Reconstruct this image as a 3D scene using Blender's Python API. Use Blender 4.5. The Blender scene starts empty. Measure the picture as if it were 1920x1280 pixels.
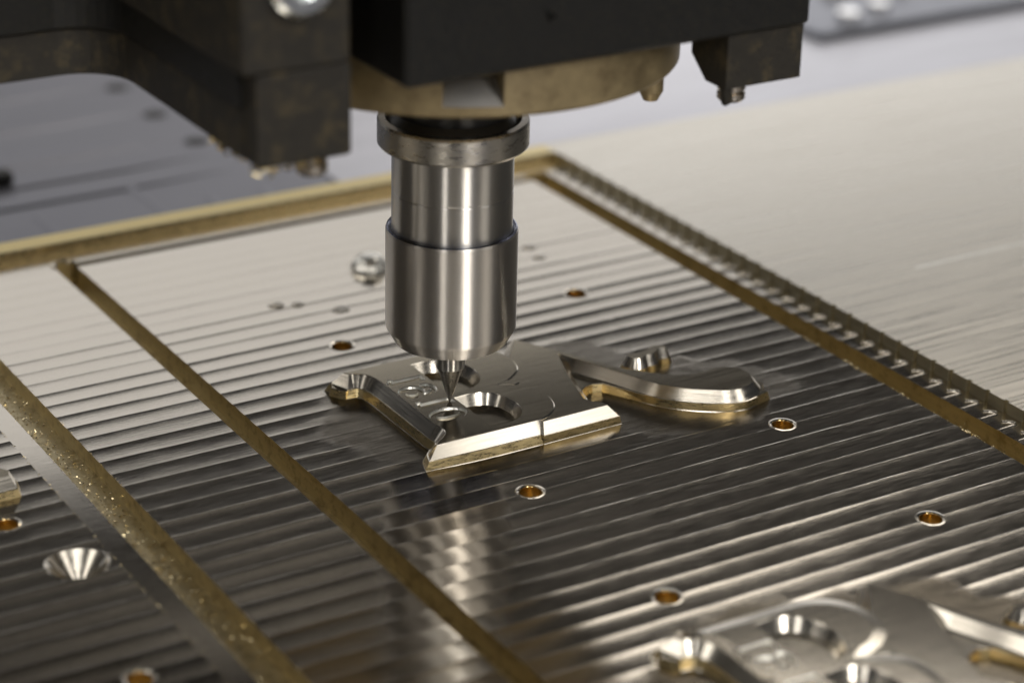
import bpy, math, random
import numpy as np
from mathutils import Vector, Matrix, noise
from mathutils.geometry import tessellate_polygon
random.seed(7)
S = 0.1                     # one Blender unit is a centimetre, every size below is in millimetres
sc = bpy.context.scene
col = sc.collection

# ---------------------------------------------------------------- camera
fpx, pitch, roll, yaw = 4367.8, math.radians(24.0645), math.radians(1.4675), math.radians(32.02)
CAM = Vector((-156.51, -267.17, 150.91))
fw = Vector((math.sin(yaw)*math.cos(pitch), math.cos(yaw)*math.cos(pitch), -math.sin(pitch)))
rt = Vector((math.cos(yaw), -math.sin(yaw), 0))
up = rt.cross(fw)
rt2 = math.cos(roll)*rt + math.sin(roll)*up
up2 = -math.sin(roll)*rt + math.cos(roll)*up
cd = bpy.data.cameras.new('camera')
cam = bpy.data.objects.new('camera', cd)
col.objects.link(cam)
m = Matrix((rt2, up2, -fw)).transposed().to_4x4()
m.translation = CAM*S
cam.matrix_world = m
cd.lens = 36*fpx/1920
cd.sensor_width = 36
cd.clip_start = 0.5
cd.clip_end = 1000
cd.dof.use_dof = True
cd.dof.focus_distance = 33.6
cd.dof.aperture_fstop = 0.135
sc.camera = cam

# ---------------------------------------------------------------- world and lamps
w = bpy.data.worlds.new('World')
sc.world = w
w.use_nodes = True
bg = w.node_tree.nodes['Background']
bg.inputs[0].default_value = (0.93, 0.95, 1.0, 1)
bg.inputs[1].default_value = 0.025

def lamp(name, pos, target, sx, sy, radiance, color):
    d = bpy.data.lights.new(name, 'AREA')
    d.shape = 'RECTANGLE'
    d.size, d.size_y = sx*S, sy*S
    d.energy = radiance*math.pi*sx*S*sy*S
    d.color = color
    o = bpy.data.objects.new(name, d)
    col.objects.link(o)
    o.location = Vector(pos)*S
    o.rotation_euler = (Vector(target)-Vector(pos)).to_track_quat('-Z', 'Y').to_euler()
    return o
lamp('workshop_window_light', (700, 1150, 300), (700, 0, 200), 2800, 1200, 0.66, (1.0, 0.975, 0.95))
lamp('right_fill_light', (1150, 1140, 230), (1150, 0, 200), 900, 360, 0.75, (0.98, 0.98, 1.0))  # added fill that brightens the near emblem rims and the right of the table
lamp('ceiling_light_back', (740, 760, 1000), (0, 0, 0), 820, 460, 2.3, (1.0, 0.93, 0.84))
lamp('ceiling_light_right', (480, -620, 640), (0, 0, 0), 260, 560, 1.75, (1.0, 0.95, 0.88))
lamp('ceiling_light_front', (-30, -900, 620), (0, 0, 0), 170, 560, 12.0, (1.0, 0.96, 0.9))
lamp('ceiling_tube_left', (-620, -640, 500), (0, 0, 0), 60, 600, 6.0, (1.0, 0.97, 0.93))
lamp('ceiling_light_overhead', (-280, -420, 1080), (0, 0, 0), 480, 300, 4.2, (1.0, 0.96, 0.9))
lamp('ceiling_light_left', (-900, 150, 700), (0, 0, 0), 420, 560, 1.7, (1.0, 0.95, 0.88))

sc.view_settings.view_transform = 'Standard'
sc.view_settings.look = 'None'
sc.view_settings.exposure = 0.32
sc.view_settings.gamma = 1.0

# ---------------------------------------------------------------- materials
def newmat(name):
    mt = bpy.data.materials.new(name)
    mt.use_nodes = True
    nt = mt.node_tree
    return mt, nt, nt.nodes['Principled BSDF']

def N(nt, t, **kw):
    n = nt.nodes.new(t)
    for k, v in kw.items():
        setattr(n, k, v)
    return n

def metal(name, base, rough, metallic=1.0, stretch=(1, 1, 1), scale=6.0, bump=0.1, rvar=0.08, cvar=0.1,
          scale2=0.0, bump2=0.0, spots=None, spotcol=None, aniso=0.0, stretch2=(1, 1, 1), anrot=0.0):
    mt, nt, b = newmat(name)
    L = nt.links.new
    tc = N(nt, 'ShaderNodeTexCoord')
    mp = N(nt, 'ShaderNodeMapping')
    mp.inputs['Scale'].default_value = stretch
    L(tc.outputs['Object'], mp.inputs['Vector'])
    n1 = N(nt, 'ShaderNodeTexNoise')
    n1.inputs['Scale'].default_value = scale
    n1.inputs['Detail'].default_value = 5
    n1.inputs['Roughness'].default_value = 0.65
    L(mp.outputs['Vector'], n1.inputs['Vector'])
    # colour
    mx = N(nt, 'ShaderNodeMix', data_type='RGBA')
    mx.inputs['A'].default_value = tuple(c*(1-cvar) for c in base)+(1,)
    mx.inputs['B'].default_value = tuple(min(1, c*(1+cvar)) for c in base)+(1,)
    L(n1.outputs['Fac'], mx.inputs['Factor'])
    out = mx.outputs['Result']
    if spots is not None:
        n3 = N(nt, 'ShaderNodeTexNoise')
        n3.inputs['Scale'].default_value = spots
        n3.inputs['Detail'].default_value = 6
        n3.inputs['Roughness'].default_value = 0.7
        L(tc.outputs['Object'], n3.inputs['Vector'])
        cr = N(nt, 'ShaderNodeValToRGB')
        cr.color_ramp.elements[0].position = 0.5
        cr.color_ramp.elements[1].position = 0.66
        L(n3.outputs['Fac'], cr.inputs['Fac'])
        m2 = N(nt, 'ShaderNodeMix', data_type='RGBA')
        L(cr.outputs['Color'], m2.inputs['Factor'])
        L(out, m2.inputs['A'])
        m2.inputs['B'].default_value = tuple(spotcol)+(1,)
        out = m2.outputs['Result']
    L(out, b.inputs['Base Color'])
    b.inputs['Metallic'].default_value = metallic
    mr = N(nt, 'ShaderNodeMapRange')
    mr.inputs['From Min'].default_value = 0.3
    mr.inputs['From Max'].default_value = 0.7
    mr.inputs['To Min'].default_value = max(0.02, rough-rvar)
    mr.inputs['To Max'].default_value = rough+rvar
    L(n1.outputs['Fac'], mr.inputs['Value'])
    L(mr.outputs['Result'], b.inputs['Roughness'])
    bp = N(nt, 'ShaderNodeBump')
    bp.inputs['Strength'].default_value = bump
    bp.inputs['Distance'].default_value = 0.004
    L(n1.outputs['Fac'], bp.inputs['Height'])
    last = bp
    if bump2 > 0:
        mp2 = N(nt, 'ShaderNodeMapping')
        mp2.inputs['Scale'].default_value = stretch2
        L(tc.outputs['Object'], mp2.inputs['Vector'])
        n2 = N(nt, 'ShaderNodeTexNoise')
        n2.inputs['Scale'].default_value = scale2
        n2.inputs['Detail'].default_value = 4
        L(mp2.outputs['Vector'], n2.inputs['Vector'])
        b2 = N(nt, 'ShaderNodeBump')
        b2.inputs['Strength'].default_value = bump2
        b2.inputs['Distance'].default_value = 0.01
        L(n2.outputs['Fac'], b2.inputs['Height'])
        L(bp.outputs['Normal'], b2.inputs['Normal'])
        last = b2
    L(last.outputs['Normal'], b.inputs['Normal'])
    if aniso > 0:
        b.inputs['Anisotropic'].default_value = aniso
        b.inputs['Anisotropic Rotation'].default_value = anrot
        tg = N(nt, 'ShaderNodeTangent')
        tg.direction_type = 'RADIAL'
        tg.axis = 'Z'
        L(tg.outputs['Tangent'], b.inputs['Tangent'])
    return mt

M = {}
BR = (0.60, 0.56, 0.495)
M['floor'] = metal('milled_brass', BR, 0.12, stretch=(0.25, 3, 1), scale=9, bump=0.12, rvar=0.04, cvar=0.08,
                   scale2=2.2, bump2=0.03, stretch2=(1, 1.6, 1))
M['stock'] = metal('brushed_brass', (0.62, 0.585, 0.515), 0.31, stretch=(0.05, 2.6, 1), scale=6, bump=0.9, rvar=0.10, cvar=0.32)
M['wall'] = metal('cut_brass_wall', (0.72, 0.57, 0.30), 0.30, stretch=(1, 0.8, 5), scale=6, bump=0.3, rvar=0.1, cvar=0.2)
M['groove'] = metal('sawn_brass_groove', (0.62, 0.53, 0.33), 0.38, stretch=(1, 0.12, 5), scale=9, bump=0.6, rvar=0.1, cvar=0.35,
                    spots=5, spotcol=(0.38, 0.31, 0.18))
M['face'] = metal('polished_brass_face', (0.76, 0.71, 0.62), 0.2, stretch=(0.15, 0.15, 4), scale=10, bump=0.10, rvar=0.05, cvar=0.05)
M['top'] = metal('fly_cut_brass_top', (0.40, 0.355, 0.27), 0.15, stretch=(0.06, 6, 1), scale=10, bump=0.10, rvar=0.04, cvar=0.18)
M['lip'] = metal('pale_gold_lip', (0.74, 0.61, 0.30), 0.38, stretch=(0.1, 3, 1), scale=6, bump=0.3, rvar=0.06, cvar=0.12)
M['lit_top'] = metal('lightened_brass_top', (0.74, 0.69, 0.60), 0.11, stretch=(0.06, 6, 1), scale=10, bump=0.06, rvar=0.03, cvar=0.1)  # lightened top; imitates bright reflections on the near emblem
M['wall2'] = metal('dull_cut_wall', (0.50, 0.45, 0.32), 0.42, stretch=(1, 0.8, 5), scale=6, bump=0.3, rvar=0.08, cvar=0.25)
M['engrave'] = metal('engraved_edge', (0.95, 0.92, 0.85), 0.34, scale=8, bump=0.05)
M['gold'] = metal('bright_gold_brass', (0.74, 0.56, 0.27), 0.22, stretch=(1, 1, 1), scale=8, bump=0.1)
M['chip'] = metal('brass_chip', (0.80, 0.68, 0.42), 0.25, scale=9, bump=0.2)
M['steel'] = metal('turned_steel', (0.72, 0.69, 0.65), 0.40, stretch=(0.6, 0.6, 10), scale=7, bump=0.02, rvar=0.03, cvar=0.05,
                   aniso=0.96, anrot=0.25)
M['steel2'] = metal('polished_steel', (0.70, 0.69, 0.67), 0.34, stretch=(0.6, 0.6, 10), scale=6, bump=0.02, rvar=0.03, cvar=0.05,
                    aniso=0.97, anrot=0.25)
M['flange'] = metal('worn_steel', (0.50, 0.48, 0.44), 0.30, stretch=(1, 1, 3), scale=5, bump=0.25, rvar=0.1, cvar=0.2, aniso=0.4)
M['carbide'] = metal('ground_carbide', (0.30, 0.29, 0.28), 0.30, stretch=(1, 1, 12), scale=8, bump=0.15)
M['blued'] = metal('blued_steel_edge', (0.10, 0.11, 0.16), 0.25, scale=5, bump=0.1)
M['seal'] = metal('dark_seal', (0.03, 0.03, 0.03), 0.38, metallic=0.2, scale=8, bump=0.1, cvar=0.2)
M['black'] = metal('black_anodised', (0.006, 0.006, 0.0055), 0.5, metallic=0.0, scale=16, bump=0.5, cvar=0.4,
                   spots=14, spotcol=(0.016, 0.014, 0.009))
M['dirty'] = metal('dusty_black_housing', (0.024, 0.021, 0.016), 0.55, metallic=0.0, scale=22, bump=0.6, cvar=0.6,
                   spots=3.2, spotcol=(0.068, 0.053, 0.028))
M['nose'] = metal('brown_stained_spindle_nose', (0.40, 0.315, 0.175), 0.42, metallic=0.6, scale=5, bump=0.4, cvar=0.35,
                  spots=1.8, spotcol=(0.26, 0.20, 0.11))
M['table'] = metal('grey_aluminium_table', (0.52, 0.52, 0.56), 0.36, stretch=(0.10, 1.6, 1), scale=2.2, bump=0.4, rvar=0.1, cvar=0.4)
M['shaded_table'] = metal('shaded_grey_table', (0.24, 0.243, 0.275), 0.42, stretch=(0.10, 1.2, 1), scale=1.6, bump=0.5, rvar=0.1, cvar=0.45)  # darker copy of the table metal, standing in for dimmer reflections on the left
M['zinc'] = metal('zinc_screw', (0.88, 0.92, 0.96), 0.24, scale=5, bump=0.1)
M['screw'] = metal('steel_screw', (0.55, 0.49, 0.40), 0.24, scale=5, bump=0.1)
M['pale'] = metal('pale_bare_metal', (0.75, 0.73, 0.70), 0.45, metallic=0.5, scale=4, bump=0.1)
M['dark'] = metal('hole_shade', (0.02, 0.02, 0.02), 0.6, metallic=0.0, scale=5, bump=0.1)
M['fixture'] = metal('grey_fixture_steel', (0.24, 0.25, 0.29), 0.42, scale=1.2, bump=0.3, cvar=0.4)
M['mirror'] = metal('polished_screw_head', (0.90, 0.89, 0.87), 0.06, scale=3, bump=0.0)
M['blocker'] = metal('grey_blocker_paint', (0.16, 0.16, 0.18), 0.5, metallic=0.0, scale=0.6, bump=0.05)
M['gantry'] = metal('dark_gantry_paint', (0.012, 0.011, 0.010), 0.6, metallic=0.0, scale=1.5, bump=0.1, cvar=0.4)
mt, nt, b = newmat('clear_coolant')
b.inputs['Base Color'].default_value = (0.95, 0.93, 0.88, 1)
b.inputs['Transmission Weight'].default_value = 1.0
b.inputs['Roughness'].default_value = 0.02
b.inputs['IOR'].default_value = 1.38
M['oil'] = mt

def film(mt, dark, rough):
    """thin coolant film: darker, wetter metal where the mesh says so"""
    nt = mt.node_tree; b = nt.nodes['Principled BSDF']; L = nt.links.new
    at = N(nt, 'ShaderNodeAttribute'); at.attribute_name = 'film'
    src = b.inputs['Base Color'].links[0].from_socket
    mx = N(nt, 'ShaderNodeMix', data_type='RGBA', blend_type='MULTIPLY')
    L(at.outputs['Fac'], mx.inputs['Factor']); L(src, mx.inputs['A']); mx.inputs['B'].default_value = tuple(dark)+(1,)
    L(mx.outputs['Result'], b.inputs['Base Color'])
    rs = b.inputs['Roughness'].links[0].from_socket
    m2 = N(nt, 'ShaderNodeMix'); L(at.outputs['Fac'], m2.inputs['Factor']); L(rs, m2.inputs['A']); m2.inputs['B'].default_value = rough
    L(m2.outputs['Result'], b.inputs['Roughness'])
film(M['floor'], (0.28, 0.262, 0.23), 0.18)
def torn(mt, scale, stretch, lo, hi, strength):
    """patches of fine torn tool marks"""
    nt = mt.node_tree; b = nt.nodes['Principled BSDF']; L = nt.links.new
    tc = N(nt, 'ShaderNodeTexCoord'); mp = N(nt, 'ShaderNodeMapping'); mp.inputs['Scale'].default_value = stretch
    L(tc.outputs['Object'], mp.inputs['Vector'])
    a = N(nt, 'ShaderNodeTexNoise'); a.inputs['Scale'].default_value = scale; a.inputs['Detail'].default_value = 6; a.inputs['Roughness'].default_value = 0.75
    a.inputs['Distortion'].default_value = 0.6
    L(mp.outputs['Vector'], a.inputs['Vector'])
    c = N(nt, 'ShaderNodeTexNoise'); c.inputs['Scale'].default_value = 0.45; c.inputs['Detail'].default_value = 4
    L(tc.outputs['Object'], c.inputs['Vector'])
    r = N(nt, 'ShaderNodeMapRange'); r.inputs['From Min'].default_value = lo; r.inputs['From Max'].default_value = hi
    L(c.outputs['Fac'], r.inputs['Value'])
    mu = N(nt, 'ShaderNodeMath', operation='MULTIPLY'); mu.inputs[1].default_value = strength
    L(r.outputs['Result'], mu.inputs[0])
    bp = N(nt, 'ShaderNodeBump'); bp.inputs['Distance'].default_value = 0.012
    at = N(nt, 'ShaderNodeAttribute'); at.attribute_name = 'film'
    fa = N(nt, 'ShaderNodeMath', operation='MULTIPLY_ADD'); fa.inputs[1].default_value = 0.20
    L(at.outputs['Fac'], fa.inputs[0]); L(mu.outputs['Value'], fa.inputs[2])
    mu = fa
    L(mu.outputs['Value'], bp.inputs['Strength']); L(a.outputs['Fac'], bp.inputs['Height'])
    src = b.inputs['Normal'].links[0].from_socket
    L(src, bp.inputs['Normal']); L(bp.outputs['Normal'], b.inputs['Normal'])
torn(M['floor'], 8.0, (0.35, 2.6, 1), 0.46, 0.66, 0.075)

# ---------------------------------------------------------------- mesh helpers
class MB:
    def __init__(s):
        s.v = []; s.f = []; s.mi = []; s.sm = []
    def add(s, vs, fs, mi=0, smooth=False):
        o = len(s.v)
        s.v.extend(tuple(map(float, p)) for p in vs)
        for f in fs:
            s.f.append(tuple(o+i for i in f)); s.mi.append(mi); s.sm.append(smooth)
    def box(s, x0, x1, y0, y1, z0, z1, mi=0, bev=0.0):
        if bev <= 0:
            vs = [(x, y, z) for z in (z0, z1) for y in (y0, y1) for x in (x0, x1)]
            s.add(vs, [(0, 2, 3, 1), (4, 5, 7, 6), (0, 1, 5, 4), (2, 6, 7, 3), (0, 4, 6, 2), (1, 3, 7, 5)], mi)
            return
        b = bev
        P = [(x0+b, y0), (x1-b, y0), (x1, y0+b), (x1, y1-b), (x1-b, y1), (x0+b, y1), (x0, y1-b), (x0, y0+b)]
        s.prism(P, z0, z1, mi, bev)
    def prism(s, P, z0, z1, mi=0, bev=0.0):
        n = len(P)
        if bev > 0:
            Q = offset(P, -bev)
            rings = [(Q, z0), (P, z0+bev), (P, z1-bev), (Q, z1)]
        else:
            rings = [(P, z0), (P, z1)]
        vs = [(p[0], p[1], z) for R, z in rings for p in R]
        fs = []
        for k in range(len(rings)-1):
            for i in range(n):
                j = (i+1) % n
                fs.append((k*n+i, k*n+j, (k+1)*n+j, (k+1)*n+i))
        fs.append(tuple(range(n-1, -1, -1)))
        fs.append(tuple((len(rings)-1)*n+i for i in range(n)))
        s.add(vs, fs, mi)
    def lathe(s, prof, n=64, c=(0, 0), a0=0.0, a1=2*math.pi, mi=0, smooth=True, sharp=True):
        full = abs(a1-a0-2*math.pi) < 1e-6
        cnt = n if full else n+1
        def ring(r, z):
            return [(c[0]+r*math.cos(a0+(a1-a0)*i/n), c[1]+r*math.sin(a0+(a1-a0)*i/n), z) for i in range(cnt)]
        for k in range(len(prof)-1):       # every band owns its rings, so edges between bands stay crisp
            r0, z0 = prof[k]; r1, z1 = prof[k+1]
            vs = ring(r0, z0)+ring(r1, z1)
            fs = []
            for i in range(n):
                j = (i+1) % cnt
                fs.append((i, j, cnt+j, cnt+i))
            s.add(vs, fs, mi, smooth)
    def build(s, name, mats, parent=None, loc=None):
        me = bpy.data.meshes.new(name)
        base = Vector(parent['_base']) if parent is not None and '_base' in parent else Vector((0, 0, 0))
        if loc is not None and parent is None:
            base = Vector(loc)
        me.from_pydata([((x-base[0])*S, (y-base[1])*S, (z-base[2])*S) for x, y, z in s.v], [], s.f)
        if not isinstance(mats, (list, tuple)):
            mats = [mats]
        for mm in mats:
            me.materials.append(mm)
        me.polygons.foreach_set('material_index', s.mi)
        me.polygons.foreach_set('use_smooth', s.sm)
        me.update()
        o = bpy.data.objects.new(name, me)
        col.objects.link(o)
        if parent is not None:
            o.parent = parent
        elif loc is not None:
            o.location = base*S
        o['_base'] = tuple(base)
        return o

def tag(o, label=None, cat=None, group=None, kind=None):
    if label: o['label'] = label
    if cat: o['category'] = cat
    if group: o['group'] = group
    if kind: o['kind'] = kind
    return o

def thing(name, label, cat, loc, group=None):
    o = bpy.data.objects.new(name, None)
    o.empty_display_size = 0.5
    col.objects.link(o)
    o.location = Vector(loc)*S
    o['_base'] = tuple(float(v) for v in loc)
    return tag(o, label, cat, group)

def area(P):
    return 0.5*sum(P[i-1][0]*P[i][1]-P[i][0]*P[i-1][1] for i in range(len(P)))
def ccw(P):
    P = [tuple(p) for p in P]
    return P if area(P) > 0 else P[::-1]
def offset(P, d):
    """offset a counter-clockwise loop outwards by d (d < 0: inwards)"""
    n = len(P); out = []
    for i in range(n):
        a = Vector(P[i-1]); b = Vector(P[i]); c = Vector(P[(i+1) % n])
        e1 = (b-a).normalized(); e2 = (c-b).normalized()
        n1 = Vector((e1.y, -e1.x)); n2 = Vector((e2.y, -e2.x))
        h = n1+n2
        if h.length < 1e-6: h = n1
        h.normalize()
        k = max(0.72, h.dot(n1))
        q = b+h*(d/k)
        out.append((q.x, q.y))
    return out
def smooth_loop(P, sub=6, closed=True, sharp=()):
    """Catmull-Rom through the points; indices in sharp stay corners"""
    n = len(P); out = []
    rng = range(n) if closed else range(n-1)
    for i in rng:
        p0, p1, p2, p3 = (Vector(P[(i+k) % n]) if closed else Vector(P[min(max(i+k, 0), n-1)]) for k in (-1, 0, 1, 2))
        if i in sharp: p0 = p1*2-p2
        if (i+1) % n in sharp: p3 = p2*2-p1
        if i in sharp and (i+1) % n in sharp:
            out.append(tuple(p1)); continue
        for s_ in range(sub):
            t = s_/sub
            q = 0.5*((2*p1)+(-p0+p2)*t+(2*p0-5*p1+4*p2-p3)*t*t+(-p0+3*p1-3*p2+p3)*t**3)
            out.append((q.x, q.y))
    if not closed: out.append(tuple(P[-1]))
    return out
def cap(mb, loops, z, mi=0, flip=False):
    """flat face with holes"""
    vl = [[Vector((p[0], p[1], 0)) for p in L] for L in loops]
    tris = tessellate_polygon(vl)
    vs = [(p[0], p[1], z) for L in loops for p in L]
    fs = []
    for t in tris:
        a, b, c = (vs[i] for i in t)
        ar = (b[0]-a[0])*(c[1]-a[1])-(c[0]-a[0])*(b[1]-a[1])
        t = tuple(t) if ar > 0 else tuple(t)[::-1]
        fs.append(t[::-1] if flip else t)
    mb.add(vs, fs, mi)
def band(mb, P, z0, Q, z1, mi=0, smooth=False, flip=False):
    """wall between loop P at z0 and loop Q at z1; faces look outwards for a counter-clockwise loop going down"""
    n = len(P)
    vs = [(p[0], p[1], z0) for p in P]+[(p[0], p[1], z1) for p in Q]
    fs = [(i, n+i, n+(i+1) % n, (i+1) % n) for i in range(n)]
    if flip: fs = [f[::-1] for f in fs]
    if not smooth:
        mb.add(vs, fs, mi, False); return
    # smooth except where the outline turns a corner: split the vertices there
    o = 0
    turn = []
    for i in range(n):
        a = Vector(P[i-1]); b = Vector(P[i]); c = Vector(P[(i+1) % n])
        u, v = (b-a), (c-b)
        turn.append(u.length > 1e-6 and v.length > 1e-6 and u.angle(v) > 0.55)
    start = next((i for i in range(n) if turn[i]), 0)
    run = [start]
    k = start
    for s_ in range(n):
        k = (k+1) % n
        run.append(k)
        if turn[k] or s_ == n-1:
            m_ = len(run)
            vs = [(P[i][0], P[i][1], z0) for i in run]+[(Q[i][0], Q[i][1], z1) for i in run]
            fs = [(i, m_+i, m_+i+1, i+1) for i in range(m_-1)]
            if flip: fs = [f[::-1] for f in fs]
            mb.add(vs, fs, mi, True)
            run = [k]

# ---------------------------------------------------------------- the brass plate
HGT = 3.0          # emblem tops above the pocket floor
HS = 1.9           # uncut stock above the pocket floor
GD = -2.7          # bottom of the cut grooves
PER = 4.12         # one milling pass
Y0 = 11.42         # a crest between two passes
plate = thing('brass_plate', 'wide milled brass plate with ridged pockets and raised emblems under the spindle', 'metal plate', (0, 0, -10))

DIES = [(0.0, 0.0), (0.0, -86.8)]
def die_fade(x, y):
    """0 beside an emblem, 1 on the ridged floor"""
    f = 1.0
    for dx, dy in DIES:
        X, Y = x-dx, y-dy
        n_ = noise.noise(Vector((x*0.12, y*0.12, 3.1)))*4.0+noise.noise(Vector((x*0.5, y*0.5, 1.1)))*1.2
        for cx, cy, rx, ry in ((4, 2, 21, 20), (36, -10, 17, 13), (24, 0, 16, 16)):
            d = math.hypot((X-cx)/rx, (Y-cy)/ry)
            d = (d-1.0)*min(rx, ry)+n_
            f = min(f, max(0.0, min(1.0, d/1.6+0.5)))
    return f
KN = [(0.0, 0.0), (0.010, -0.060), (0.020, -0.094), (0.035, -0.100), (0.06, -0.101)]+[(t, -0.101+0.101*((t-0.06)/0.94)**3.2) for t in (0.3, 0.45, 0.58, 0.68, 0.76, 0.83, 0.89, 0.94, 0.98)]+[(0.994, -0.001), (1.0, 0.0)]
def prof(t, amp):
    for (a, za), (b, zb) in zip(KN, KN[1:]):
        if t <= b:
            return amp*(za+(zb-za)*(t-a)/(b-a))
    return 0.0
def floor_z(x, y):
    yy = y+0.05*noise.noise(Vector((x*0.10, y*0.24, 0)))+0.035*noise.noise(Vector((x*0.9, y*0.6, 5)))
    k = (yy-Y0)/PER
    t = k-math.floor(k)
    pas = math.floor(k)
    f = die_fade(x, y)
    amp = (0.85 if x > -26 else 0.75)+0.35*noise.noise(Vector((pas*0.7, x*0.02, 2.0)))
    z = prof(t, amp*(0.12+0.88*f))
    z += 0.012*noise.noise(Vector((x*0.07, pas*0.9, 7.0)))*f
    z += (1-f)*(0.030*noise.noise(Vector((x*0.35, y*0.5, 9.0)))+0.012*noise.noise(Vector((x*1.1, y*1.4, 4.0))))-0.05*(1-f)
    return z
def rows(ya, yb):
    ys = {round(ya, 4), round(yb, 4)}
    k = math.floor((ya-Y0)/PER)-1
    while Y0+k*PER < yb+PER:
        for t, _ in KN[:-1]:
            y = Y0+(k+t)*PER
            if ya+0.03 < y < yb-0.03: ys.add(round(y, 4))
        k += 1
    return sorted(ys)
def floor_panel(label, x0, x1, ya, yb, dx=1.6, holes=(), walls='LRFB', flat=None, zbot=GD-0.9):
    mb = MB()
    ys = rows(ya, yb)
    xs = {x0+(x1-x0)*i/max(1, int(round((x1-x0)/dx))) for i in range(max(1, int(round((x1-x0)/dx)))+1)}
    ys = set(ys)
    for hx, hy, hr, fun in holes:
        K = int((hr+0.4)/0.22)
        xs |= {hx+0.22*k for k in range(-K, K+1)}
        ys |= {hy+0.22*k for k in range(-K, K+1)}
    xs = sorted(xs); ys = sorted(ys)
    nx = len(xs)-1
    Z = [[(flat if flat is not None else floor_z(x, y)) for x in xs] for y in ys]
    W = nx+1
    vs = [(x, y, Z[j][i]) for j, y in enumerate(ys) for i, x in enumerate(xs)]
    def open_(i, j):
        cx, cy = (xs[i]+xs[i+1])/2, (ys[j]+ys[j+1])/2
        return any((cx-hx)**2+(cy-hy)**2 < (hr-0.1)**2 for hx, hy, hr, fun in holes)
    fs = [(j*W+i, j*W+i+1, (j+1)*W+i+1, (j+1)*W+i) for j in range(len(ys)-1) for i in range(nx) if not (holes and open_(i, j))]
    mb.add(vs, fs, 0, True)
    # side walls down to the groove bottom
    def wall(line):
        vv = []
        for x, y, z in line: vv += [(x, y, z), (x, y, zbot)]
        mb.add(vv, [(2*i, 2*i+1, 2*i+3, 2*i+2) for i in range(len(line)-1)], 1, False)
    if 'L' in walls: wall([(x0, y, Z[j][0]) for j, y in enumerate(ys)][::-1])
    if 'R' in walls: wall([(x1, y, Z[j][-1]) for j, y in enumerate(ys)])
    if 'F' in walls: wall([(x, ya, Z[0][i]) for i, x in enumerate(xs)])
    if 'B' in walls: wall([(x, yb, Z[-1][i]) for i, x in enumerate(xs)][::-1])
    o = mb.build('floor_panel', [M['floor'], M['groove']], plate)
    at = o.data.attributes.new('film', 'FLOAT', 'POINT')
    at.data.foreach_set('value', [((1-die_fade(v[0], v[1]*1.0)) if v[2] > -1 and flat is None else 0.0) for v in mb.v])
    if label: o['label'] = label
    return o

def drilled_hole(hx, hy):
    mb = MB()
    mb.lathe([(1.60, -0.12), (1.56, -0.20), (1.56, -2.6)], 40, (hx, hy), mi=0)
    mb.f = [f[::-1] for f in mb.f]
    o = mb.build('drilled_hole', [M['gold']], plate)
    m2 = MB()
    m2.lathe([(2.24, -0.10), (2.12, 0.02), (1.94, 0.05), (1.78, -0.02), (1.6, -0.2)], 48, (hx, hy))
    m2.v = [(x, y, z+(floor_z(x, y) if math.hypot(x-hx, y-hy) > 1.7 else 0)) for x, y, z in m2.v]
    m2.build('hole_rim', [M['face']], o)
    m3 = MB(); m3.lathe([(1.56, -2.6), (0.0, -2.6)], 40, (hx, hy))
    m3.build('hole_bottom', [M['groove']], o)
    return o
def cone_hole(hx, hy, r):
    mb = MB()
    mb.lathe([(r+0.32, -0.06), (r+0.1, 0.0), (r, -0.04), (1.1, -3.1), (1.1, -5.5), (0, -5.5)], 64, (hx, hy))
    mb.f = [f[::-1] for f in mb.f]
    o = mb.build('countersunk_hole', [M['face']], plate)
    o['label'] = 'shiny cone shaped countersunk hole'
    return o

HM = [(42.4, 31.2), (-1.7, 30.9), (42.4, -25.3), (-1.6, -25.3), (42.4, -58.5), (-1.5, -58.3)]
floor_panel('wide ridged floor panel with the emblems', -25.9, 64.9, -125, 80.9, 1.6, [(x, y, 2.0, None) for x, y in HM])
floor_panel('ridged floor panel between the two cut grooves', -50.4, -29.55, -125, 84.2, 1.6)
floor_panel('narrow ridged strip beside the notched wall', 69.3, 74.65, -125, 84.0, 0.9)
floor_panel('smooth ledge beside the wide groove', -59.0, -55.7, -125, 84.2, 3.3, flat=-0.22)
floor_panel('floor panel left of the wide groove', -110, -59.0, -125, 84.2, 1.6, [(-68.1, 0.6, 2.0, None), (-67.7, -43.3, 2.0, None), (-63.8, -13.9, 4.12, None)])
floor_panel('floor strip along the back wall', -110, 74.65, 84.2, 88.0, 2.2)
floor_panel('thin floor strip behind the back groove', -25.9, 64.9, 82.9, 84.2, 2.2)
for x, y in HM+[(-68.1, 0.6), (-67.7, -43.3)]: drilled_hole(x, y)
cone_hole(-63.8, -13.9, 4.0)

mb = MB()
mb.lathe([(2.3, -0.3), (2.15, 0.16), (1.6, 0.22), (1.4, -0.6)], 20, (-27.6, 83.2), a0=0.1, a1=3.6)
mb.build('groove_end_burr', [M['face']], plate)['label'] = 'bright raised lip round the end of the middle groove'
# groove bottoms
for nm, x0, x1, ya, yb in (('groove_bottom', -29.55, -25.9, -125, 84.4), ('groove_bottom', -55.7, -50.4, -125, 84.4),
                           ('groove_bottom', 64.9, 69.3, -125, 84.4), ('groove_bottom', -25.9, 64.9, 80.9, 82.9)):
    mb = MB(); n_ = 60
    vs = []
    for i in range(n_+1):
        y = ya+(yb-ya)*i/n_
        for k in range(4):
            x = x0+(x1-x0)*k/3
            vs.append((x, y, (GD if x0 < -50 else GD-0.8)+0.02+0.10*noise.noise(Vector((x*0.8, y*0.5, 0)))))
    mb.add(vs, [(4*i+k, 4*i+k+1, 4*i+k+5, 4*i+k+4) for i in range(n_) for k in range(3)], 0, True)
    mb.build(nm, [M['groove']], plate)

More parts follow.
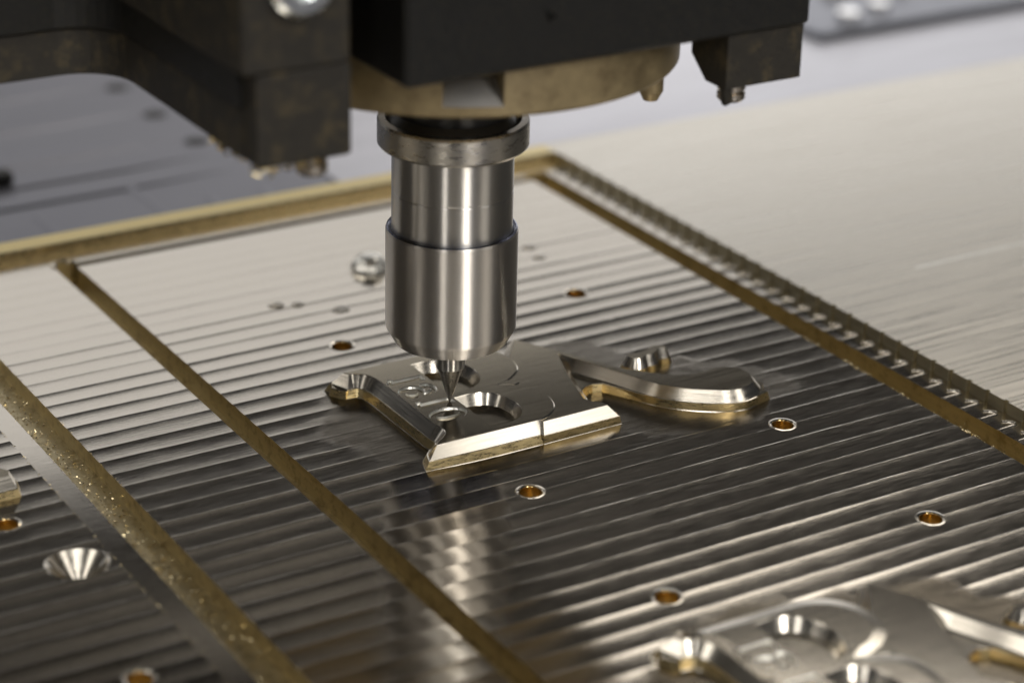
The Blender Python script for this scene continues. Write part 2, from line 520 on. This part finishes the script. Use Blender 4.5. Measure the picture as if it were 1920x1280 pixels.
# stock around the pocket: brushed top and the notched pocket wall
XR, XN, YB, YL = 74.3, 300.0, 87.9, 92.4
mb = MB()
line = [(XR, YB)]
yk = Y0+18*PER
while yk > -125:
    if yk+0.6 < YB-0.5:
        line += [(XR, yk+0.10), (XR+0.45, yk+0.02), (XR+0.47, yk-0.66), (XR, yk-0.74)]
    yk -= PER
line.append((XR, -126))
for (xa, ya_), (xb, yb_) in zip(line, line[1:]):
    mb.add([(xa, ya_, HS), (xb, yb_, HS), (xb, yb_, -0.3), (xa, ya_, -0.3)], [(0, 1, 2, 3)], 1)
loop = ccw(line+[(XN, -126), (XN, YL), (XR, YL)])
cap(mb, [loop], HS, 0)
mb.add([(XR, YL, HS), (XN, YL, HS), (XN, YL, -10), (XR, YL, -10)], [(0, 1, 2, 3)], 1)
mb.add([(XN, YL, HS), (XN, -126, HS), (XN, -126, -10), (XN, YL, -10)], [(0, 1, 2, 3)], 1)
mb.build('raised_stock', [M['stock'], M['wall2']], plate)['label'] = 'brushed uncut brass beside the notched pocket wall'
# every pass ends in a small raised hook in front of the wall
yk = Y0+17*PER
while yk > -60:
    mb = MB()
    cen = smooth_loop([(-4.6, -0.10), (-2.6, -0.12), (-1.35, -0.10), (-0.95, 0.15), (-1.0, 0.65), (-1.5, 1.25), (-2.4, 1.75)], 4, False)
    wdt = [0.08+0.30*math.sin(math.pi*min(1, (i+1.0)/(len(cen)*0.55))/2)*(1-0.55*(i/len(cen))**3) for i in range(len(cen))]
    ring = []
    for i, p in enumerate(cen):
        a = Vector(cen[max(0, i-1)]); b_ = Vector(cen[min(len(cen)-1, i+1)])
        d = (b_-a).normalized(); nn = Vector((-d.y, d.x))
        h = 0.02+0.13*min(1, i/5)*(1-0.5*(i/len(cen))**2)
        for q, hz in ((-1.6, -0.11), (-0.7, h*0.55), (-0.1, h), (0.5, h*0.8), (1.1, -0.11)):
            ring.append((XR+p[0]+nn.x*wdt[i]*q, yk+p[1]+nn.y*wdt[i]*q, hz))
    mb.add(ring, [(5*i+k, 5*i+k+1, 5*i+k+6, 5*i+k+5) for i in range(len(cen)-1) for k in range(4)], 0, True)
    mb.f = [f[::-1] for f in mb.f]
    mb.build('pass_end', [M['floor']], plate)
    yk -= PER
# back lip
mb = MB()
mb.add([(-150, YB, -0.3), (XR, YB, -0.3), (XR, YB, HS-0.15), (-150, YB, HS-0.15)], [(0, 1, 2, 3)], 1)
mb.add([(-150, YB, HS-0.15), (XR, YB, HS-0.15), (XR, YB+0.15, HS), (-150, YB+0.15, HS)], [(0, 1, 2, 3)], 0)
mb.add([(-150, YB+0.15, HS), (XR, YB+0.15, HS), (XR, YL, HS), (-150, YL, HS)], [(0, 1, 2, 3)], 2)
mb.add([(-150, YL, HS), (XR, YL, HS), (XR, YL, -10), (-150, YL, -10)], [(0, 1, 2, 3)], 1)
mb.build('back_lip', [M['stock'], M['wall'], M['lip']], plate)['label'] = 'golden wall and narrow lip along the back of the pocket'
# the body of the plate under everything
mb = MB(); mb.box(-150, 300, -126, YB, -10, -5.6)
mb.build('plate_body', [M['wall']], plate)
# long scratch on the stock
mb = MB()
mb.add([(97, 8.75, HS+0.01), (175, 9.0, HS+0.01), (175, 9.7, HS+0.01), (97, 9.5, HS+0.01)], [(0, 1, 2, 3)], 0)
mb.build('long_scratch', [M['engrave']], plate)['label'] = 'long straight bright scratch'

# ---------------------------------------------------------------- raised emblem
def emblem(ox, oy, label, bev=0.10, drop=0.08, topm='top'):
    def T(L): return [(x+ox, y+oy) for x, y in L]
    e = MB()
    # letter B
    B = [(-9.4, 15.9), (-8.9, 14.95), (-8.2, 14.85), (-7.1, 14.15), (-6.3, 12.9), (-5.95, 11.4), (-5.8, 9.4), (-5.8, -6.0),
         (-5.62, -7.7), (-6.0, -9.1), (-7.1, -10.2), (-8.3, -11.0), (-9.0, -11.95), (-2.1, -11.85), (4.7, -11.85), (8.4, -11.75),
         (10.9, -10.7), (12.8, -8.6), (13.6, -5.8), (13.4, -3.2), (12.6, -1.3), (11.0, 0.2), (8.9, 1.3), (11.2, 2.0), (13.7, 3.7),
         (15.0, 5.4), (15.6, 8.2), (15.2, 11.0), (13.6, 13.6), (11.0, 15.2), (7.5, 15.8), (0, 15.9)]
    sharpB = {0, 1, 6, 7, 12, 13, 14, 22, 31}
    Bs = smooth_loop(B, 5, True, sharpB)
    D2 = [(1.0, 0.35), (1.0, -10.7), (3.7, -10.5), (5.9, -9.8), (7.4, -8.3), (8.1, -6.2), (8.1, -4.3), (7.5, -2.0), (6.0, -0.3), (3.7, 0.4)]
    D1 = [(1.1, 13.6), (1.1, 1.75), (3.6, 1.75), (5.9, 2.5), (7.7, 4.2), (8.5, 6.6), (8.5, 8.6), (7.7, 11.0), (6.0, 12.8), (3.8, 13.55)]
    D = [smooth_loop(p, 5, True, {0, 1, 2}) for p in (D2, D1)]
    # figures: a along the reading direction, b towards the top of the figure
    ONE = [(0.28, 0.0), (1.0, 0.0), (1.0, 2.0), (0.42, 2.0), (0.30, 1.86), (0.0, 1.80), (0.0, 1.62), (0.28, 1.62)]
    NINE = [(1.0, 1.3), (0.99, 0.85), (0.93, 0.42), (0.78, 0.12), (0.52, 0.0), (0.24, 0.04), (0.06, 0.24), (0.05, 0.48), (0.2, 0.60), (0.36, 0.50),
            (0.34, 0.36), (0.42, 0.24), (0.56, 0.24), (0.66, 0.38), (0.71, 0.62), (0.70, 0.78), (0.5, 0.68), (0.24, 0.74), (0.06, 0.98), (0.0, 1.34),
            (0.06, 1.7), (0.24, 1.93), (0.5, 2.0), (0.76, 1.93), (0.94, 1.7)]
    def ell(cx, cy, rx, ry, n_=28): return [(cx+rx*math.cos(2*math.pi*i/n_), cy+ry*math.sin(2*math.pi*i/n_)) for i in range(n_)]
    figs = []
    for kind, y0, wd in (('1', 10.3, 2.2), ('9', 7.0, 3.9), ('1', 1.5, 2.2), ('0', -1.9, 3.9)):
        xb, hx = 0.35, 2.85
        tr = lambda L: [(xb-b_*hx, y0-a_*wd) for a_, b_ in L]
        if kind == '1': outer, inner = tr(ONE), None
        elif kind == '9': outer, inner = smooth_loop(tr(NINE), 5), tr(ell(0.5, 1.34, 0.2, 0.34))
        else: outer, inner = tr(ell(0.5, 1.0, 0.5, 1.0, 40)), tr(ell(0.5, 1.0, 0.17, 0.66, 28))
        figs.append((kind, T(ccw(outer)), T(ccw(inner)) if inner else None))
    Bw = T(ccw(Bs))
    Dw = [T(ccw(p)) for p in D]
    holes = Dw+[f[1] for f in figs]
    zt = HGT
    # a fine bevel round every edge of the top
    Bt = offset(Bw, -bev)
    cap(e, [Bt]+[offset(h_, 0.06) for h_ in Dw]+[offset(f[1], 0.15) for f in figs], zt, 0)
    band(e, Bt, zt, Bw, zt-drop, 1, True)
    z1 = 1.25
    Bo = offset(Bw, 1.25)
    band(e, Bw, zt-drop, Bo, z1, 1, True)
    Bo2 = offset(Bw, 1.42); Bo3 = offset(Bw, 2.0)
    band(e, Bo, z1, Bo2, z1-0.06, 1, True)
    band(e, Bo2, z1-0.06, Bo3, 0.02, 2, True)
    band(e, Bo3, 0.02, offset(Bw, 2.12), -0.10, 1, True)
    root = e.build('raised_emblem', [M[topm], M['face'], M['wall']], plate)
    root['label'] = label
    # bowls of the B
    for p in Dw:
        c = MB()
        band(c, offset(p, 0.06), zt, p, zt-0.08, 0, True, flip=False)
        zq = 1.35
        band(c, p, zt-0.08, offset(p, -0.85), zq, 0, True, flip=False)
        cap(c, [offset(p, -0.85)], zq, 1)
        c.build('letter_bowl', [M['face'], M[topm]], root)
    for kind, outer, inner in figs:
        c = MB()
        band(c, offset(outer, 0.15), zt, outer, zt-0.13, 0, False)
        band(c, outer, zt-0.13, offset(outer, -0.11), zt-0.36, 0, False)
        q = offset(outer, -0.11)
        if inner:
            cap(c, [q, offset(inner, 0.09)], zt-0.36, 1)
            band(c, inner, zt, offset(inner, 0.09), zt-0.36, 0, False)
            cap(c, [inner], zt, 1)
        else:
            cap(c, [q], zt-0.36, 1)
        o = c.build('engraved_figure', [M['engrave'], M[topm]], root)
        o['label'] = 'engraved mirrored figure '+kind
    # second letter: plain field right of the B, a narrow ribbon and its round end
    R = [(20.1, 14.7), (17.6, 11.6), (15.6, 8.9), (12.2, 9.6), (11.0, 6.5), (10.6, 3.8), (9.3, 1.3), (10.4, -2.0), (10.8, -5.5), (9.6, -8.7), (7.5, -10.8),
         (8.6, -12.3), (19.8, -12.15), (19.65, -11.1), (18.6, -10.1), (18.0, -8.6), (19.4, -3.9), (21.1, 1.3), (23.25, 6.9),
         (24.2, 4.5), (26.0, 0.4), (27.8, -3.5), (29.3, -7.3), (30.9, -10.4), (33.6, -13.4), (37.1, -15.9), (40.1, -17.0), (42.8, -16.5),
         (44.4, -15.0), (45.0, -13.0), (44.7, -11.0), (43.5, -9.8), (41.6, -9.2), (39.2, -9.4), (36.6, -9.2), (34.0, -7.8), (30.6, -4.3),
         (28.0, -0.9), (25.6, 4.0), (23.2, 8.8)]
    sharpR = {0, 1, 2, 3, 4, 5, 6, 7, 8, 9, 10, 11, 12, 15, 18, 19}
    R0 = T(ccw(smooth_loop(R, 4, True, sharpR)))
    g = MB()
    zt2 = HGT-0.2
    Ri = offset(R0, -0.08)
    cap(g, [Ri], zt2, 0)
    band(g, Ri, zt2, R0, zt2-0.07, 1, True)
    band(g, R0, zt2-0.07, offset(R0, 1.25), z1, 1, True)
    band(g, offset(R0, 1.25), z1, offset(R0, 1.4), z1-0.05, 1, True)
    band(g, offset(R0, 1.4), z1-0.05, offset(R0, 1.6), 0.02, 2, True)
    band(g, offset(R0, 1.6), 0.02, offset(R0, 1.72), -0.10, 1, True)
    g.build('ribbon_letter', [M[topm], M['face'], M['wall']], root)['label'] = 'curved ribbon leg with a round end'
    # left over ledges at the foot of the walls
    for P, za in (([(18.0, -8.0), (19.4, -6.4), (20.2, -4.8), (21.3, -3.2), (22.5, -2.45), (23.7, -2.2), (25.2, -2.8), (26.4, -5.0), (28.6, -9.4), (27.5, 0), (23.3, 6.2), (19, -3)], 1.22),
                  ([(42.5, -18.0), (45.6, -17.2), (45.4, -16.2), (46.9, -14.2), (45.6, -12.6), (44.0, -11.5), (42, -14)], 1.3),
                  ([(19.0, -13.3), (21.2, -13.3), (21.0, -12.4), (21.8, -11.7), (20.9, -10.8), (19.6, -10.8), (18.6, -12)], 1.15),
                  ([(-9.6, 16.9), (-11.0, 16.5), (-11.6, 15.4), (-10.9, 14.2), (-10.2, 13.4), (-9.4, 13.6), (-8.2, 14.6)], 1.2)):
        q = T(ccw(P)); c = MB()
        cap(c, [offset(q, -0.1)], za, 0)
        band(c, offset(q, -0.1), za, q, za-0.1, 1, False)
        band(c, q, za-0.1, offset(q, 0.35), -0.1, 2, False)
        c.build('wall_ledge', [M[topm], M['face'], M['wall']], root)
    # fillet where the two bowls meet
    q = T(ccw([(9.0, 1.35), (11.0, 2.0), (12.2, 1.5), (12.4, 0.5), (11.2, 0.0)])); c = MB()
    cap(c, [offset(q, -0.1)], zt-0.02, 0)
    band(c, offset(q, -0.1), zt-0.02, offset(q, 0.1), zt2-0.02, 1, False)
    c.build('corner_fillet', [M[topm], M['face']], root)
    # small separate island behind the ribbon
    I = [(32.6, 1.2), (33.2, 0.1), (34.2, -0.2), (35.2, 0.35), (36.2, 0.15), (37.2, 0.7), (38.4, 1.6), (39.6, 1.4), (39.9, 2.1), (38.4, 2.8), (36.6, 2.1), (34.6, 1.7), (33.0, 1.9)]
    q = T(ccw(smooth_loop(I, 3))); c = MB()
    cap(c, [q], 2.5, 0)
    band(c, q, 2.5, offset(q, 0.75), 0.9, 1, True)
    band(c, offset(q, 0.8), 0.9, offset(q, 1.05), -0.1, 2, True)
    c.build('raised_island', [M[topm], M['face'], M['wall']], root)['label'] = 'small raised island with a wavy bright side'
    return root
emblem(0, 0, 'sharp raised emblem of mirrored letters under the engraving bit')
emblem(0, -86.8, 'blurred raised emblem in the near right corner', 1.6, 0.20, 'lit_top')

# corner of another emblem at the left edge of the picture
mb = MB()
q = ccw([(-90, 8.3), (-64.6, 8.4), (-64.2, 9.9), (-66, 12.5), (-90, 12.5)])
cap(mb, [q], 2.9, 0)
band(mb, q, 2.9, offset(q, 0.9), 1.1, 1)
band(mb, offset(q, 1.0), 1.05, offset(q, 1.4), -0.1, 2)
mb.build('raised_bar', [M['top'], M['face'], M['wall']], plate)['label'] = 'end of a bright raised bar at the left edge'
# raised boss behind the nut
mb = MB()
mb.lathe([(0.0, 2.7), (1.3, 2.65), (2.0, 2.3), (2.7, 1.6), (3.2, 0.7), (3.35, -0.1)][::-1], 10, (17.0, 56.6), a0=0.2, a1=0.2+2*math.pi, smooth=False)
mb.build('raised_boss', [M['engrave']], plate)['label'] = 'small shiny round boss left of the spindle nut'

# ---------------------------------------------------------------- engraving bit and chuck
bt = thing('engraving_bit', 'pointed steel engraving bit touching the figures on the emblem', 'cutting tool', (0, 0, 2.68))
m1 = MB(); m1.lathe([(0.05, 2.66), (0.12, 2.8), (1.80, 8.05), (1.88, 8.3)], 40)
m1.build('cone_tip', [M['carbide']], bt)
m1 = MB(); m1.lathe([(1.74, 8.3), (2.05, 8.42), (2.15, 8.62), (2.15, 16)], 40)
m1.build('shank', [M['steel2']], bt)

ck = thing('collet_chuck', 'shiny steel collet chuck hanging below the spindle nose', 'tool chuck', (0, 0, 13.1))
c = MB(); c.lathe([(2.6, 14.2), (2.7, 13.15), (8.1, 13.15)], 96)
c.build('nut_face', [M['blued']], ck)
c = MB(); c.lathe([(8.1, 13.15), (8.3, 13.2), (9.42, 15.2), (9.5, 15.5), (9.5, 30.15), (9.38, 30.5)], 96)
c.build('collet_nut', [M['steel']], ck)
c = MB(); c.lathe([(9.38, 30.5), (9.15, 30.62), (8.7, 30.3)], 96)
c.build('nut_edge', [M['blued']], ck)
c = MB(); c.lathe([(8.66, 29.0), (8.66, 36.1), (8.58, 36.25), (8.58, 36.35), (8.66, 36.5), (8.66, 43.2)], 96)
c.build('sleeve', [M['steel2']], ck)
c = MB(); c.lathe([(8.7, 42.9), (10.4, 42.95), (10.7, 43.3), (10.7, 46.6), (10.5, 46.9), (9.6, 46.95)], 96)
c.build('flange', [M['flange']], ck)
c = MB(); c.lathe([(9.6, 46.95), (9.1, 45.9), (9.3, 46.2), (8.0, 47.6), (8.3, 50.5), (9.4, 56)], 96)
c.build('seal_cone', [M['seal']], ck)

# ---------------------------------------------------------------- spindle head
hd = thing('spindle_head', 'black machine spindle head with a brown round nose above the chuck', 'machine head', (0, 0, 56))
va = math.atan2(-math.cos(yaw), -math.sin(yaw))          # the side that looks towards the lens
c = MB()
g0, g1 = va-math.radians(1.0), va+math.radians(13.5)
c.lathe([(9.5, 56.4), (28.0, 56.4), (30.7, 56.9), (31.0, 57.3), (31.0, 69)], 90, a0=g1, a1=g0+2*math.pi)
c.lathe([(9.5, 56.4), (28.0, 56.4), (30.7, 56.9), (31.0, 57.3), (31.0, 58.4)], 12, a0=g0, a1=g1, mi=0)
c.lathe([(31.0, 58.4), (25.5, 60.6)], 12, a0=g0, a1=g1, mi=1)
c.lathe([(25.5, 60.6), (25.0, 70)], 12, a0=g0, a1=g1, mi=0)
for a in (g0, g1):
    ca, sa = math.cos(a), math.sin(a)
    c.add([(22.5*ca, 22.5*sa, 57.5), (31*ca, 31*sa, 57.3), (31*ca, 31*sa, 69), (22.5*ca, 22.5*sa, 69)], [(0, 1, 2, 3)], 0)
c.build('spindle_nose', [M['nose'], M['pale']], hd)
c = MB(); c.box(-26.05, 35.4, -33, 40, 64.0, 150, bev=0.5)
c.build('main_housing', [M['black']], hd)
c = MB(); c.box(-47.0, -32.85, -32, 28, 68.2, 150, bev=0.4)
c.build('left_bracket', [M['dirty']], hd)
c = MB(); c.prism([(-45.1, -31.6), (-32.75, -31.6), (-32.75, 26), (-45.1, 26)], 56.5, 68.1, bev=0.35)
lo = c.build('bracket_foot', [M['dirty']], hd)
# arm running off to the left, with its rounded inner corner
c = MB()
AP = [(-45.3, -28), (-45.3, 6.0)]
for i in range(9):
    a = math.pi/2*i/8
    AP.append((-45.3-7*(1-math.cos(a)), 6.0+7*math.sin(a)))
AP += [(-150, 13.0), (-150, 45), (-33, 45), (-33, -28)]
c.prism(ccw(AP), 56.6, 62.9, bev=0.25)
c.build('side_arm', [M['dirty']], hd)
c = MB()
AP2 = [(x-0.6 if x < -45 else x, y-0.7 if 0 < y < 40 else y) for x, y in AP]
c.prism(ccw(AP2), 63.0, 150, bev=0.3)
c.build('arm_cover', [M['black']], hd)
# right foot block with its screw
c = MB()
z0_, z1_ = 56.5, 64.2
P1 = [(22.75, -32), (35.1, -32), (35.1, -24), (22.75, -24)]
c.add([(22.75, -32, z0_+0.0), (35.1, -32, z0_), (35.1, -24, z0_), (22.75, -27.5, z0_), (22.75, -24.0, z0_+3.0), (35.1, -24, z0_+3),
       (22.75, -32, z1_), (35.1, -32, z1_), (35.1, -24, z1_), (22.75, -24, z1_)],
      [(0, 1, 7, 6), (0, 3, 2, 1), (0, 6, 9, 4, 3), (3, 4, 5, 2), (1, 2, 5, 8, 7), (6, 7, 8, 9), (4, 9, 8, 5)])
c.build('right_foot', [M['dirty']], hd)
c = MB(); c.lathe([(0, 52.0), (1.0, 52.0), (1.5, 53.0), (1.7, 53.3), (1.7, 57.5), (0, 57.5)], 24, (19.6, -19.5))
c.build('guide_pin', [M['nose']], hd)

def screw(x, y, ztop, r, h, mat='screw', name='screw'):
    c = MB()
    c.lathe([(0, ztop-h+0.5), (r*0.5, ztop-h+0.5), (r*0.55, ztop-h), (r*0.8, ztop-h), (r, ztop-h+0.4), (r, ztop-h*0.55), (r*0.8, ztop-h*0.5), (r*0.8, ztop-h*0.42), (r, ztop-h*0.36), (r, ztop)][::-1], 28, (x, y))
    return c.build(name, [M[mat]], hd)
screw(25.6, -29.5, 56.6, 1.9, 2.6)
screw(-36.4, -28.2, 56.6, 2.0, 2.9)
c = MB(); c.add([(22.9, -31.5, 56.6), (23.3, -31.5, 54.0), (24.6, -31.2, 54.2), (24.2, -31.4, 56.6), (22.9, -30.6, 56.6), (23.3, -30.6, 54.0), (24.6, -30.3, 54.2), (24.2, -30.5, 56.6)],
                [(0, 1, 2, 3), (7, 6, 5, 4), (0, 4, 5, 1), (1, 5, 6, 2), (2, 6, 7, 3)])
c.build('locating_tab', [M['dirty']], hd)
# crust of swarf hanging below the left foot
c = MB(); rnd = random.Random(3)
for i in range(70):
    if i < 45: x, y = -45+9.5*rnd.random()**1.5, -31.5+rnd.random()*1.5
    else: x, y = -45.1+rnd.random()*0.8, -31+14*rnd.random()
    r = 0.35+0.5*rnd.random(); zc = 56.45-0.5*rnd.random()
    pts = [Vector((rnd.gauss(0, 1), rnd.gauss(0, 1), rnd.gauss(0, 0.7))).normalized()*r for _ in range(4)]
    c.add([(x+p.x, y+p.y, zc+p.z) for p in pts], [(0, 1, 2), (0, 2, 3), (0, 3, 1), (1, 3, 2)])
o = c.build('swarf_crust', [M['chip']], hd); o['kind'] = 'stuff'
# socket head bolts on the front faces
def front_bolt(x, z, yf, r, mat):
    c = MB()
    def ring(rr, y): return [(x+rr*math.cos(2*math.pi*i/32), y, z+rr*math.sin(2*math.pi*i/32)) for i in range(32)]
    pr = [(r, yf+0.1), (r, yf-1.6), (r*0.86, yf-2.1), (r*0.52, yf-2.1), (r*0.48, yf-0.8), (0.01, yf-0.8)]
    for (ra, ya_), (rb, yb_) in zip(pr, pr[1:]):
        vs = ring(ra, ya_)+ring(rb, yb_)
        c.add(vs, [(i, (i+1) % 32, 32+(i+1) % 32, 32+i) for i in range(32)], 0, True)
    o = c.build('socket_bolt', [M[mat]], hd)
    return o
front_bolt(-39.8, 79.2, -32, 4.3, 'zinc')['label'] = 'large pale zinc bolt on the left bracket'
front_bolt(-20.5, 77.8, -33, 1.6, 'black')

front_bolt(-5.7, 70.6, -31.8, 0.5, 'black')['label'] = 'tiny black plug screw on the main housing'
# gantry beam that the floor mirrors
gt = thing('machine_gantry', 'dark crossbeam of the milling machine mirrored in the plate behind the spindle', 'crossbeam', (100, 220, 122))
c = MB(); c.box(-700, 1100, 200, 240, 122, 240, bev=3); c.build('beam', [M['gantry']], gt)
c = MB(); c.box(-700, 1100, 196, 199.5, 150, 158, bev=1); c.build('guide_rail', [M['steel']], gt)

cb = thing('unseen_blocker', 'added unseen grey cabinet far behind the table mirrored in its metal', 'blocker', (-100, 1000, -40))  # unseen block, added only to darken what the left of the table reflects
c = MB(); c.box(-900, 520, 1000, 1080, -40, 262, bev=4); c.build('blocker_body', [M['blocker']], cb)
c = MB(); c.box(-900, 520, 994, 999, -40, -10, bev=1); c.build('blocker_foot', [M['black']], cb)

# ---------------------------------------------------------------- machine table behind the plate
TZ = -10.0
mb = MB()
slots = [(29.2, 197.1, 3.2), (29.2, 176.4, 3.2), (29.8, 156.3, 3.4), (8, 145.5, 2.2), (-2, 136, 1.6)]
xs0, xs1 = -900, 1300
prof_ = [(-500, 0.0)]
for b_, y, hw in sorted(slots, key=lambda s_: s_[1]):
    prof_ += [(y-hw, 0.0), (y-hw*0.6, -0.45), (y+hw*0.6, -0.45), (y+hw, 0.0)]
prof_.append((700, 0.0))
vs = []
for y, dz in prof_: vs += [(xs0, y, TZ+dz), (8, y, TZ+dz), (30, y, TZ), (44, y, TZ)]
mb.add(vs, [(4*i+k, 4*i+k+1, 4*i+k+5, 4*i+k+4) for i in range(len(prof_)-1) for k in range(3)], 0, False)
mb.box(xs0, xs1, -500, 700, TZ-20, TZ-1)
mb.add([(44.7, -500, TZ), (xs1, -500, TZ), (xs1, 700, TZ), (44.7, 700, TZ)], [(0, 1, 2, 3)], 1)
for x, y, l in [(-60+11*k, 92.5, 36+9*math.sin(k*2.3)) for k in range(9)]:       # faint ribs running back
    mb.add([(x, y, TZ+0.01), (x+2.2, y, TZ+0.01), (x+2.2, y+l, TZ+0.01), (x, y+l, TZ+0.01), (x+1.1, y, TZ+0.22), (x+1.1, y+l, TZ+0.22)], [(0, 4, 5, 3), (4, 1, 2, 5)], 0, False)
tb = mb.build('machine_table', [M['shaded_table'], M['table']])
tag(tb, 'grey aluminium machine table with long slots behind the brass plate', None, kind='structure')
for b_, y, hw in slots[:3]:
    c = MB(); c.lathe([(2.6, TZ+0.06), (0, TZ+0.06)], 24, (b_, y))  # flat near-black disc; the shade inside a hole is put into its colour
    c.build('slot_end_shade', [M['dark']], tb)
fx = thing('fixture_plate', 'blurred grey fixture block with shiny screws at the back right', 'fixture', (216, 175, TZ))
c = MB(); c.box(192, 262, 154, 240, TZ+0.05, TZ+1.6, bev=0.5); c.build('block', [M['fixture']], fx)
for x, y, r in ((207.5, 162.5, 2.9), (219.5, 165.5, 2.6), (217, 180.5, 2.6), (236, 176, 1.5)):
    c = MB(); c.lathe([(0, TZ+3.2), (r*0.9, TZ+3.2), (r, TZ+3.0), (r, TZ+1.6)][::-1], 24, (x, y)); c.build('screw', [M['mirror']], fx)
cl = thing('edge_clamp', 'dark blurred clamp stub on the table at the far left', 'clamp', (-16, 152, TZ))
c = MB(); c.box(-60, -12, 150, 154, TZ+0.05, TZ+2.2, bev=0.4); c.build('bar', [M['black']], cl)

# ---------------------------------------------------------------- chips and droplets
def chips(pts, name, label, cat, mat='chip', kind='stuff'):
    c = MB()
    for x, y, z, r, rnd in pts:
        k = [Vector((rnd.gauss(0, 1), rnd.gauss(0, 1), rnd.gauss(0, 0.6))).normalized()*r*(0.6+0.6*rnd.random()) for _ in range(4)]
        c.add([(x+p.x, y+p.y, z+abs(p.z)) for p in k], [(0, 1, 2), (0, 2, 3), (0, 3, 1), (1, 3, 2)])
    o = c.build(name, [M[mat]])
    return tag(o, label, cat, kind=kind)
rnd = random.Random(11)
pts = []
for i in range(2600):                   # heap in the wide groove
    y = -90+rnd.random()*150
    u = rnd.random()**1.5
    x = -55.6+5.0*u
    hp = (1-u)*(0.9+0.7*noise.noise(Vector((y*0.15, 0, 3))))
    pts.append((x, y, GD+0.05+hp*rnd.random(), 0.12+0.24*rnd.random()**2, rnd))
for i in range(260):
    y = -90+rnd.random()*150
    pts.append((-55.65+rnd.gauss(0, 0.12), y, -0.18, 0.10+0.08*rnd.random(), rnd))
    pts.append((-59.0+rnd.gauss(0, 0.1), y, -0.05, 0.10+0.1*rnd.random(), rnd))
    pts.append((-50.35+rnd.gauss(0, 0.08), y, -0.02, 0.08+0.07*rnd.random(), rnd))
chips(pts, 'groove_swarf', 'fine golden brass swarf lying in and along the wide left groove', 'swarf')
pts = []
for i in range(150):
    pts.append((-80+150*rnd.random(), -100+150*rnd.random(), 0.0, 0.03+0.05*rnd.random()**3, rnd))
for i in range(120):
    y = -60+rnd.random()*45
    pts.append((65.0+rnd.gauss(0, 0.15), y, 0.0, 0.06+0.12*rnd.random()**2, rnd))
for cy in (-3.0, -12.5, -14.5, -16, -26, -40, -42):
    for i in range(9): pts.append((64.95+rnd.gauss(0, 0.1), cy+rnd.gauss(0, 0.7), -0.05, 0.15+0.15*rnd.random(), rnd))
for i in range(60):
    a = rnd.random()
    pts.append((-3+rnd.gauss(0, 9), 0+rnd.gauss(0, 9), HGT, 0.03+0.04*rnd.random(), rnd))
chips(pts, 'loose_swarf', 'tiny loose brass specks scattered over the ridged floor', 'swarf')

def droplet(x, y, r, zt, label):
    c = MB(); rg = []
    n_ = 20
    for k in range(6):
        t = k/5*math.pi/2
        rg.append((r*math.cos(t), zt*math.sin(t)))
    c.lathe(rg, n_, (0, 0))
    c.v = [(x+vx*(1+0.25*noise.noise(Vector((vx+x, vy+y, 0)))), y+vy*(0.8+0.3*noise.noise(Vector((vy-x, vx, 4)))), vz+0.02) for vx, vy, vz in c.v]
    o = c.build('coolant_droplet', [M['oil']], loc=(x, y, 0))
    tag(o, label, 'droplet', 'coolant droplets on the floor')
droplet(-3.8, 50.0, 1.3, 0.22, 'clear coolant droplet furthest left of the shiny boss')
droplet(-0.6, 48.6, 1.1, 0.2, 'clear coolant droplet just right of the leftmost one')
droplet(4.8, 43.6, 1.5, 0.14, 'flat coolant droplet between the boss and the left drilled hole')
droplet(46.2, 52.3, 1.3, 0.22, 'clear coolant droplet right of the nut, upper of two')
droplet(45.4, 47.6, 1.2, 0.18, 'flat coolant droplet right of the nut, lower of two')

for o in bpy.data.objects:
    if '_base' in o: del o['_base']
